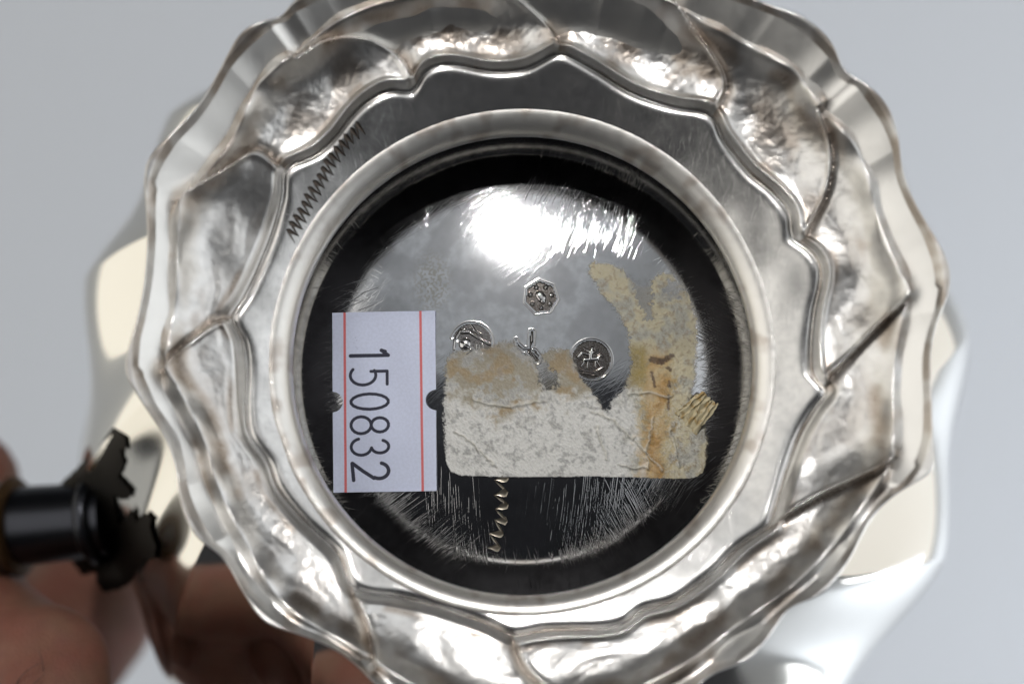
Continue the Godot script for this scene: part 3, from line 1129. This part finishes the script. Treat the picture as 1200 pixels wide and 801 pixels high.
func ticket_print() -> ImageTexture:
	var per := 42.0
	var w := int(TICKET_WIDE * per)
	var h := int(TICKET_HIGH * per)
	var img := Image.create(w, h, false, Image.FORMAT_RGB8)
	var grain := FastNoiseLite.new()
	grain.seed = 4
	grain.frequency = 0.05
	var blank := Color(0.66, 0.70, 0.86)
	for j in h:
		for i in w:
			img.set_pixel(i, j, (blank * (0.97 + 0.07 * grain.get_noise_2d(i, j))).linear_to_srgb())
	# the two red lines
	var red := Color(0.70, 0.10, 0.09)
	for s in 2:
		for j in h:
			var c := (1.45 if s == 0 else 10.42 + 0.12 * j / h) * per
			for i in range(int(c) - 8, int(c) + 9):
				var t := 1.0 - ss(4.5, 7.5, absf(i - c))
				t *= 0.8 + 0.3 * grain.get_noise_2d(i * 5, j * 3)
				img.set_pixel(i, j, img.get_pixel(i, j).lerp(red.linear_to_srgb(), clampf(t, 0, 1)))
	# the digits read downwards; a runs down the ticket, b towards the right
	var strokes := {
		"1": [[0.78, 0.0, 0.78, 1.0], [0.78, 1.0, 0.30, 0.82], [0.30, 0.82, 0.42, 0.92]],
		"5": [[0.12, 0.97, 0.95, 0.97], [0.12, 0.97, 0.12, 0.54]],
		"2": [[0.03, 0.03, 0.5, 0.32], [0.5, 0.32, 0.9, 0.6], [0.04, 0.02, 1.0, 0.06]],
		"0": [], "8": [], "3": [],
	}
	strokes["5"] += arc_strokes(0.36, 0.33, 0.62, 0.34, 118, -128)
	strokes["0"] += arc_strokes(0.5, 0.5, 0.5, 0.5, 0, 360)
	strokes["8"] += arc_strokes(0.5, 0.77, 0.44, 0.23, 0, 360) + arc_strokes(0.5, 0.27, 0.52, 0.27, 0, 360)
	strokes["3"] += arc_strokes(0.45, 0.77, 0.43, 0.23, 160, -80) + arc_strokes(0.45, 0.27, 0.55, 0.27, 80, -165)
	strokes["2"] += arc_strokes(0.48, 0.74, 0.44, 0.25, 165, -30)
	var starts := [41.6, 67.8, 96.6, 123.5, 150.5, 176.8]   # tenths of a millimetre from the top edge
	var spans := [12.5, 18.5, 18.0, 19.0, 17.5, 20.5]
	var text := "150832"
	var rng := RandomNumberGenerator.new()
	rng.seed = 15
	for k in 6:
		var thick := 0.20 if k in [0, 5] else 0.165
		for s in strokes[text[k]]:
			var a := Vector2(2.14 + s[1] * 4.45, (starts[k] + s[0] * spans[k]) / 10.0)
			var b := Vector2(2.14 + s[3] * 4.45, (starts[k] + s[2] * spans[k]) / 10.0)
			var lo := Vector2i(((a.min(b) - Vector2.ONE * 0.4) * per).floor())
			var hi := Vector2i(((a.max(b) + Vector2.ONE * 0.4) * per).ceil())
			for j in range(maxi(lo.y, 0), mini(hi.y, h)):
				for i in range(maxi(lo.x, 0), mini(hi.x, w)):
					var d := segment_distance(Vector2(i, j) / per, a, b) + 0.035 * grain.get_noise_2d(i * 6.0, j * 6.0)
					var ink := 1.0 - ss(thick - 0.03, thick + 0.045, d)
					if ink > 0.0:
						ink *= 0.86 + 0.25 * grain.get_noise_2d(i * 7.0 + 300.0, j * 7.0)
						var was := img.get_pixel(i, j)
						var c := blank.linear_to_srgb().lerp(Color(0.12, 0.12, 0.17), clampf(ink, 0.0, 1.0))
						if c.r < was.r:
							img.set_pixel(i, j, c)
	# smudges of ink near the top
	for q in [[2.75, 3.0], [2.9, 3.35], [2.55, 3.6], [2.8, 4.1], [2.95, 4.3]]:
		for j in range(-4, 5):
			for i in range(-4, 5):
				var x := int(q[0] * per) + i
				var y := int(q[1] * per) + j
				img.set_pixel(x, y, img.get_pixel(x, y).lerp(Color(0.5, 0.52, 0.62), 0.25 * (1.0 - ss(1.0, 4.5, Vector2(i, j).length()))))
	return ImageTexture.create_from_image(img)


func arc_strokes(ca: float, cb: float, ra: float, rb: float, from: float, to: float) -> Array:
	# degrees, nought towards the digit's right (down the ticket), 90 towards its top
	var out := []
	var n := 18
	for k in n:
		var p := deg_to_rad(lerpf(from, to, float(k) / n))
		var q := deg_to_rad(lerpf(from, to, float(k + 1) / n))
		out.append([ca + ra * cos(p), cb + rb * sin(p), ca + ra * cos(q), cb + rb * sin(q)])
	return out


# ------------------------------------------------------------------ the torn old label

const TORN := [[523, 425], [530, 414], [545, 412], [575, 408], [588, 402], [601, 402], [612, 415], [624, 420], [632, 422], [640, 412], [652, 409], [668, 411], [671, 424], [680, 444], [690, 455], [700, 470], [706, 484], [716, 482], [718, 470], [733, 457], [738, 440], [742, 425], [738, 412], [740, 396], [733, 378], [723, 361], [714, 350], [704, 342], [700, 330], [690, 318], [694, 307], [712, 309], [728, 313], [734, 322], [742, 330], [752, 336], [762, 334], [771, 322], [786, 318], [800, 332], [811, 352], [817, 375], [817, 400], [815, 440], [811, 458], [806, 478], [800, 492], [814, 480], [824, 488], [828, 515], [828, 541], [824, 553], [814, 559], [790, 560], [700, 558], [600, 559], [540, 557], [528, 552], [523, 541], [521, 480]]

func px(x: float, y: float) -> Vector2:
	# the label was measured in tenths of a millimetre from a corner of the sheet
	return Vector2((x - 612.0) / 10.0, (433.2 - y) / 10.0)


func build_torn_label() -> void:
	var o := thing("torn_label", "torn and stained remains of an old paper label, brown with glue", "label", pot.position)
	o.rotation = pot.rotation
	var poly := PackedVector2Array()
	for q in TORN:
		poly.append(px(q[0], q[1]))
	var creases := [[693, 483, 720, 493], [720, 493, 742, 514], [742, 514, 776, 549], [766, 490, 757, 530], [757, 530, 760, 549], [785, 500, 796, 546], [534, 508, 556, 521], [556, 521, 579, 545], [738, 459, 786, 463], [600, 476, 640, 470], [700, 500, 712, 540], [728, 545, 760, 549], [555, 470, 600, 478]]
	var cell := 0.1
	var nx := 320
	var ny := 262
	var origin := Vector2(-9.6, -13.1)
	var vs := PackedVector3Array()
	var cs := PackedColorArray()
	var kind := PackedByteArray()
	for j in ny + 1:
		for i in nx + 1:
			var p := origin + Vector2(i, j) * cell
			var n1 := noise_b.get_noise_2d(p.x * 1.6, p.y * 1.6)
			var n2 := noise_c.get_noise_2d(p.x, p.y)
			var n3 := noise_a.get_noise_2d(p.x * 2.2 + 40.0, p.y * 2.2)
			var n4 := noise_c.get_noise_2d(p.x * 2.7 + 9.0, p.y * 2.7)
			var straight := ss(-9.5, -11.0, p.y)
			var moved := p + Vector2(n1, noise_b.get_noise_2d(p.y * 1.6 + 70.0, p.x * 1.6)) * lerpf(0.22, 0.04, straight) + Vector2(n2, n4) * lerpf(0.12, 0.04, straight)
			# feathered edge: the share of near points that lie on the label
			var share := 1.0 if Geometry2D.is_point_in_polygon(moved, poly) else 0.0
			for q in 8:
				var off := Vector2.from_angle(TAU * q / 8.0) * (0.42 if q % 2 else 0.2) * lerpf(1.0, 0.35, straight)
				share += 1.0 if Geometry2D.is_point_in_polygon(moved + off, poly) else 0.0
			share /= 9.0
			var ok := share > 0.0
			var fibre := 1.0 - ss(0.0, 0.16, absf(noise_b.get_noise_2d(p.x * 2.3 + 3.0 * n3, p.y * 2.3 - 20.0)))
			fibre = maxf(fibre, 1.0 - ss(0.0, 0.13, absf(noise_b.get_noise_2d(p.x * 3.1 - 60.0, p.y * 1.6 + 2.0 * n1))))
			var sx := p.x * 10.0 + 612.0
			var sy := 433.2 - p.y * 10.0
			# three sheets of remains: white fuzz below, brown glue upper left, the cream strip on the right
			var fuzz := ss(-22.0, 14.0, sy - 462.0 + 26.0 * n3 + 14.0 * n1 - 26.0 * exp(-pow((sx - 590.0) / 30.0, 2.0)))
			var strip := ss(735.0, 762.0, sx + 20.0 * n3) if sy > 420.0 else 1.0 if sx > 690.0 else 0.0
			var c := Color(0.36, 0.325, 0.255).lerp(Color(0.46, 0.45, 0.42), ss(-0.1, 0.45, n3 + 0.5 * n1))
			c = c.lerp(Color(0.36, 0.25, 0.12), 0.55 * ss(0.15, 0.5, noise_a.get_noise_2d(p.x * 1.7 + 9.0, p.y * 1.7 - 30.0) + 0.3 * exp(-pow((sx - 635.0) / 22.0, 2.0) - pow((sy - 478.0) / 30.0, 2.0))))
			var white := Color(0.70, 0.69, 0.66).lerp(Color(0.48, 0.475, 0.46), ss(0.02, 0.55, n2 * 0.45 + n1 * 0.5 + n3 * 0.4 + 0.05))
			white = white.lerp(Color(0.58, 0.56, 0.51), 0.3 * ss(0.15, 0.55, n3 - 0.3 * ss(460.0, 540.0, sy)))
			c = c.lerp(white, fuzz)
			var cream := Color(0.61, 0.55, 0.39).lerp(Color(0.52, 0.50, 0.42), ss(-0.2, 0.4, n3)).lerp(Color(0.44, 0.36, 0.25), 0.7 * ss(0.25, 0.5, n1))
			cream = cream.lerp(Color(0.36, 0.37, 0.38), 0.75 * ss(17.0, 6.0, Vector2(sx - 792.0, sy - 338.0).length() + 8.0 * n1))
			c = c.lerp(cream, clampf(strip * (1.0 - 0.35 * ss(470, 500, sy) * ss(0.0, 0.4, n3)), 0.0, 1.0))
			# the orange stripe of dried glue
			var mid := 772.0 - 0.05 * (sy - 420.0) + 6.0 * n3
			var orange := ss(26.0, 12.0, absf(sx - mid) + 10.0 * n1) * ss(400.0, 424.0, sy + 6.0 * n1) * (0.75 + 0.5 * n3)
			c = c.lerp(Color(0.47, 0.34, 0.15).lerp(Color(0.50, 0.28, 0.07), ss(16.0, 6.0, absf(sx - mid) + 7.0 * n1)), clampf(orange, 0.0, 1.0) * 0.85)
			var olive := ss(14.0, 5.0, absf(sx - 748.0)) * ss(398.0, 412.0, sy) * ss(462.0, 440.0, sy)
			c = c.lerp(Color(0.34, 0.26, 0.09), olive * 0.8)
			# a dark slot and a row of dots in the stripe
			for q in [[765, 421, 776, 423, 4.0], [776, 423, 788, 416, 3.0], [764, 436, 768, 452, 1.6], [783, 430, 786, 433, 2.0], [785, 447, 785, 452, 1.8], [784, 463, 784, 480, 1.5]]:
				var d := segment_distance(Vector2(sx, sy), Vector2(q[0], q[1]), Vector2(q[2], q[3])) + 1.5 * n2
				c = c.lerp(Color(0.12, 0.08, 0.06), 0.85 * ss(q[4] + 1.0, q[4] - 1.0, d))
			var h := 0.09 + 0.07 * fuzz + 0.05 * n2 + 0.05 * n1 + 0.05 * n4
			for q in creases:
				var d := segment_distance(p + Vector2(n1, n3) * 0.25, px(q[0], q[1]), px(q[2], q[3]))
				if d < 0.7:
					h += 0.24 * exp(-pow(d / 0.16, 2.0)) - 0.05 * exp(-pow((d - 0.4) / 0.2, 2.0))
					c = c.lerp(Color(0.72, 0.69, 0.60), 0.6 * exp(-pow(d / 0.13, 2.0)))
			c = c.lerp(Color(0.76, 0.75, 0.71), 0.42 * fibre * (0.35 + 0.65 * fuzz) * (1.0 - orange * 0.7))
			c *= 0.97 + 0.1 * n4 * (0.5 + fuzz)
			h += 0.04 * fibre
			# thin places let the metal show
			var cover := clampf(0.98 - 0.2 * strip * ss(430.0, 400.0, sy) - 0.2 * ss(0.0, 0.5, n3 * 0.7 + 0.45 * n1) * (1.0 - 0.6 * fibre), 0.0, 1.0)
			cover = lerpf(cover, 0.35, ss(17.0, 5.0, Vector2(sx - 790.0, sy - 336.0).length() + 8.0 * n1) * 0.9)
			var notch := minf(segment_distance(Vector2(sx, sy), Vector2(750, 322), Vector2(757, 350)) - 4.0, segment_distance(Vector2(sx, sy), Vector2(757, 350), Vector2(762, 370)))
			notch = minf(notch, minf(segment_distance(Vector2(sx, sy), Vector2(630, 420), Vector2(640, 440)) - 1.0, Vector2(sx - 643.0, sy - 446.0).length() - 6.0))
			cover *= lerpf(0.22, 1.0, ss(3.0, 8.0, notch + 5.0 * n1 + 3.0 * n2))
			cover = lerpf(cover, cover * 0.7, ss(440.0, 400.0, sy) * (1.0 - strip))
			c.a = clampf(cover * ss(0.05, 0.75, share + 0.25 * n2), 0.0, 1.0)
			vs.append(Vector3(p.x, p.y, plate_z(p.x, p.y) + maxf(h, 0.03)) * MM)
			cs.append(c)
			kind.append(0 if not ok else 3 if strip > 0.5 else 2 if fuzz > 0.5 else 1)
	var ns := PackedVector3Array()
	for j in ny + 1:
		for i in nx + 1:
			var a := vs[j * (nx + 1) + mini(i + 1, nx)] - vs[j * (nx + 1) + maxi(i - 1, 0)]
			var b := vs[mini(j + 1, ny) * (nx + 1) + i] - vs[maxi(j - 1, 0) * (nx + 1) + i]
			ns.append(a.cross(b).normalized())
	var m := StandardMaterial3D.new()
	m.vertex_color_use_as_albedo = true
	m.roughness = 0.85
	m.metallic_specular = 0.25
	m.transparency = BaseMaterial3D.TRANSPARENCY_ALPHA
	var names := ["", "glue_stain", "paper_remains", "cream_strip"]
	for want in [1, 2, 3]:
		var ids := {}
		var v2 := PackedVector3Array()
		var n2 := PackedVector3Array()
		var c2 := PackedColorArray()
		var ix := PackedInt32Array()
		for j in ny:
			for i in nx:
				var k := j * (nx + 1) + i
				if kind[k] != want:
					continue
				var four := []
				for q in [k, k + nx + 1, k + 1, k + nx + 2]:
					if not ids.has(q):
						ids[q] = v2.size()
						v2.append(vs[q])
						n2.append(ns[q])
						c2.append(cs[q])
					four.append(ids[q])
				ix.append_array([four[0], four[1], four[2], four[2], four[1], four[3]])
		part(names[want], arrays(v2, n2, ix, c2), m, o)
	# the crumpled flap that stands up at the right edge
	var rows := []
	var tints := []
	for j in 25:
		var t := j / 24.0
		var row := PackedVector3Array()
		var tint := PackedColorArray()
		for i in 29:
			var f := i / 28.0 - 0.5
			var base := px(804, 496).lerp(px(833, 466), t)
			var side := Vector2(0.70, 0.71).rotated(-PI / 2) * f * (3.6 - 1.1 * t)
			var p := base + side + Vector2(0.25 * noise_b.get_noise_2d(t * 3.0, f * 9.0), 0.3 * noise_b.get_noise_2d(f * 9.0 + 5.0, t * 3.0))
			var up := 0.18 + 1.3 * sin(PI * 0.62 * t) + 0.16 * sin(f * 34.0 + 3.0 * t) * ss(0.0, 0.3, t) + 0.12 * noise_b.get_noise_2d(p.x * 2.0, p.y * 2.0)
			row.append(Vector3(p.x, p.y, plate_z(p.x, p.y) + up) * MM)
			tint.append(Color(0.60, 0.53, 0.36).lerp(Color(0.42, 0.30, 0.14), ss(0.1, 0.6, noise_b.get_noise_2d(p.x * 1.5, p.y * 1.5) + 0.5 * ss(0.6, 1.0, t) * ss(-0.1, 0.3, -f))))
		rows.append(row)
		tints.append(tint)
	part("torn_flap", sheet(rows, tints, [], false), m, o)


# ------------------------------------------------------------------ the hand

# joints of the hand in millimetres: from, radius, to, radius
const BONES := [
	[[-106, -128, -80], 23.0, [-86, -100, -70], 24.0],
	[[-86, -100, -70], 23.0, [-62, -76, -22], 13.0], [[-86, -100, -70], 22.0, [-52, -86, -32], 12.0],
	[[-86, -100, -70], 20.0, [-54, -96, -62], 11.0], [[-86, -100, -70], 22.0, [-78, -62, -50], 14.0], [[-78, -62, -50], 14.0, [-70, -47, -58], 11.0], [[-80, -60, -70], 14.0, [-60, -38, -84], 10.0],
	[[-59, -66, -12], 11.5, [-57.3, -40.3, -24], 7.0], [[-57.3, -40.3, -24], 6.9, [-69, -34.5, -44], 6.4], [[-69, -34.5, -44], 6.3, [-80, -33, -54], 5.6],
	[[-78, -62, -50], 11.5, [-63, -58, -34], 9.0],
	[[-50, -78, -18], 11.0, [-30, -59, -12], 7.8], [[-30, -59, -12], 7.4, [-32, -53, -44], 6.4], [[-32, -53, -44], 6.2, [-40, -50, -62], 5.6],
	[[-48, -90, -50], 10.0, [-16, -66, -36], 7.2], [[-16, -66, -36], 6.8, [-24, -60, -60], 6.2], [[-24, -60, -60], 6.0, [-34, -55, -74], 5.4],
	[[-58, -94, -66], 9.0, [-30, -70, -62], 6.4], [[-30, -70, -62], 6.0, [-34, -60, -82], 5.4], [[-34, -60, -82], 5.2, [-40, -54, -95], 4.6],
	[[-88, -80, -62], 15.0, [-104, -44, -66], 10.0], [[-104, -44, -66], 9.6, [-90, -23, -62], 8.2], [[-90, -23, -62], 8.0, [-72.5, -18.8, -57], 7.4],
]

func build_hand() -> void:
	var o := thing("person", "bare hand of a person gripping the pot by its handle socket", "person", Vector3(-86, -100, -70) * MM)
	var lo := Vector3(-142, -164, -118)
	var cell := 1.25
	var nx := 116
	var ny := 126
	var nz := 102
	var field := PackedFloat32Array()
	field.resize(nx * ny * nz)
	field.fill(60.0)
	for b in BONES:
		var p := Vector3(b[0][0], b[0][1], b[0][2])
		var q := Vector3(b[2][0], b[2][1], b[2][2])
		var ra: float = b[1]
		var rb: float = b[3]
		var pq := q - p
		var inv := 1.0 / pq.length_squared()
		var out := Vector3.ONE * (maxf(ra, rb) + 5.0)
		var c0 := Vector3i(((p.min(q) - out - lo) / cell).floor())
		var c1 := Vector3i(((p.max(q) + out - lo) / cell).ceil())
		for z in range(maxi(c0.z, 0), mini(c1.z, nz)):
			for y in range(maxi(c0.y, 0), mini(c1.y, ny)):
				for x in range(maxi(c0.x, 0), mini(c1.x, nx)):
					var v := lo + Vector3(x, y, z) * cell
					var t := clampf((v - p).dot(pq) * inv, 0.0, 1.0)
					var d := v.distance_to(p + pq * t) - lerpf(ra, rb, t)
					var at := (z * ny + y) * nx + x
					var was := field[at]
					var k := 3.2
					var h := maxf(k - absf(was - d), 0.0) / k
					field[at] = minf(was, d) - h * h * k * 0.25
	# surface nets
	var ids := PackedInt32Array()
	ids.resize(nx * ny * nz)
	ids.fill(-1)
	var vs := PackedVector3Array()
	var ns := PackedVector3Array()
	var cs := PackedColorArray()
	var step := [1, nx, nx * ny]
	var corner := [0, 1, nx, nx + 1, nx * ny, nx * ny + 1, nx * ny + nx, nx * ny + nx + 1]
	var where := [Vector3(0, 0, 0), Vector3(1, 0, 0), Vector3(0, 1, 0), Vector3(1, 1, 0), Vector3(0, 0, 1), Vector3(1, 0, 1), Vector3(0, 1, 1), Vector3(1, 1, 1)]
	var edges := [[0, 1], [2, 3], [4, 5], [6, 7], [0, 2], [1, 3], [4, 6], [5, 7], [0, 4], [1, 5], [2, 6], [3, 7]]
	for z in nz - 1:
		for y in ny - 1:
			for x in nx - 1:
				var at := (z * ny + y) * nx + x
				var f0 := field[at]
				if absf(f0) > 4.0:
					continue
				var below := 0
				for c in corner:
					if field[at + c] < 0.0:
						below += 1
				if below == 0 or below == 8:
					continue
				var sum := Vector3.ZERO
				var n := 0
				for e in edges:
					var fa := field[at + corner[e[0]]]
					var fb := field[at + corner[e[1]]]
					if (fa < 0.0) != (fb < 0.0):
						sum += where[e[0]].lerp(where[e[1]], fa / (fa - fb))
						n += 1
				var g := Vector3(field[at + 1] - f0, field[at + nx] - f0, field[at + nx * ny] - f0)
				g += Vector3(field[at + corner[7]] - field[at + corner[6]], field[at + corner[7]] - field[at + corner[5]], field[at + corner[7]] - field[at + corner[3]])
				var p := lo + (Vector3(x, y, z) + sum / n) * cell
				ids[at] = vs.size()
				vs.append((p - Vector3(-86, -100, -70)) * MM)
				ns.append(g.normalized())
				var w := noise_a.get_noise_3d(p.x, p.y, p.z)
				var w2 := noise_b.get_noise_3d(p.x, p.y, p.z)
				cs.append(Color(0.20, 0.10, 0.068).lerp(Color(0.20, 0.078, 0.055), clampf(0.5 + 1.2 * w, 0.0, 1.0)) * (1.0 + 0.16 * w2))  # whole hand darkened in its colour, for the shade below the pot
	var ix := PackedInt32Array()
	for z in range(1, nz - 1):
		for y in range(1, ny - 1):
			for x in range(1, nx - 1):
				var at := (z * ny + y) * nx + x
				var inside := field[at] < 0.0
				for axis in 3:
					if (field[at + step[axis]] < 0.0) == inside:
						continue
					var u: int = step[(axis + 1) % 3]
					var v: int = step[(axis + 2) % 3]
					var a := ids[at]
					var b := ids[at - u]
					var c := ids[at - u - v]
					var d := ids[at - v]
					if a < 0 or b < 0 or c < 0 or d < 0:
						continue
					if inside:
						ix.append_array([a, c, b, a, d, c])
					else:
						ix.append_array([a, b, c, a, c, d])
	var m := StandardMaterial3D.new()
	m.vertex_color_use_as_albedo = true
	m.roughness = 0.52
	m.metallic_specular = 0.4
	m.subsurf_scatter_enabled = true
	m.subsurf_scatter_strength = 0.05
	m.uv1_triplanar = true
	m.uv1_scale = Vector3.ONE / (9.0 * MM)
	m.heightmap_enabled = true
	m.heightmap_texture = noise_picture(512, 0.05, 4, 71, 0.0, 1.0)
	m.heightmap_scale = 0.03
	part("skin", arrays(vs, ns, ix, cs), m, o)
	# an added, unseen dark tube round the forearm that darkens reflections in the body
	var blocker_points := []
	var wide := []
	for k in 13:
		blocker_points.append(Vector3(-102, -122, -78).lerp(Vector3(-190, -240, -120), k / 12.0) - Vector3(-86, -100, -70))
		wide.append(29.0 + 1.6 * k + (1.2 if k % 3 == 0 else 0.0))
	var blocker_mat := StandardMaterial3D.new()
	blocker_mat.albedo_color = Color(0.03, 0.032, 0.04).linear_to_srgb()
	blocker_mat.roughness = 0.95
	part("added_sleeve", tube(blocker_points, wide, 48), blocker_mat, o)
	# the fine hairs on the back of the finger
	var hm := StandardMaterial3D.new()
	hm.albedo_color = Color(0.035, 0.02, 0.015).linear_to_srgb()
	hm.roughness = 0.45
	var rng := RandomNumberGenerator.new()
	rng.seed = 9
	for k in 28:
		var t := rng.randf_range(0.1, 0.85)
		var bone_from := Vector3(-57.3, -40.3, -24) if k % 3 else Vector3(-64, -50, -33)
		var bone_to := Vector3(-59, -66, -12)
		var across := rng.randf_range(-0.9, 0.9)
		var c := bone_from.lerp(bone_to, t * 0.6)
		var r := lerpf(6.9, 9.2, t * 0.6) if k % 3 else 8.4
		var out_dir := Vector3(sin(across), 0.22, cos(across)).normalized()
		var p := c + out_dir * (r - 0.3)
		var flow := Vector3(rng.randf_range(0.1, 1.0), rng.randf_range(-0.1, 0.8), 0.0)
		flow = (flow - out_dir * flow.dot(out_dir)).normalized()
		var points := []
		var radii := []
		var length := rng.randf_range(2.5, 6.0)
		var bend := rng.randf_range(-0.5, 0.5)
		for q in 9:
			var s := q / 8.0
			points.append(p - Vector3(-86, -100, -70) + flow * length * s + out_dir.cross(flow) * bend * length * s * s + out_dir * (1.3 * sin(PI * s * 0.8) + 0.2))
			radii.append(0.085 * (1.0 - 0.75 * s))
		part("hair", tube(points, radii, 5), hm, o)
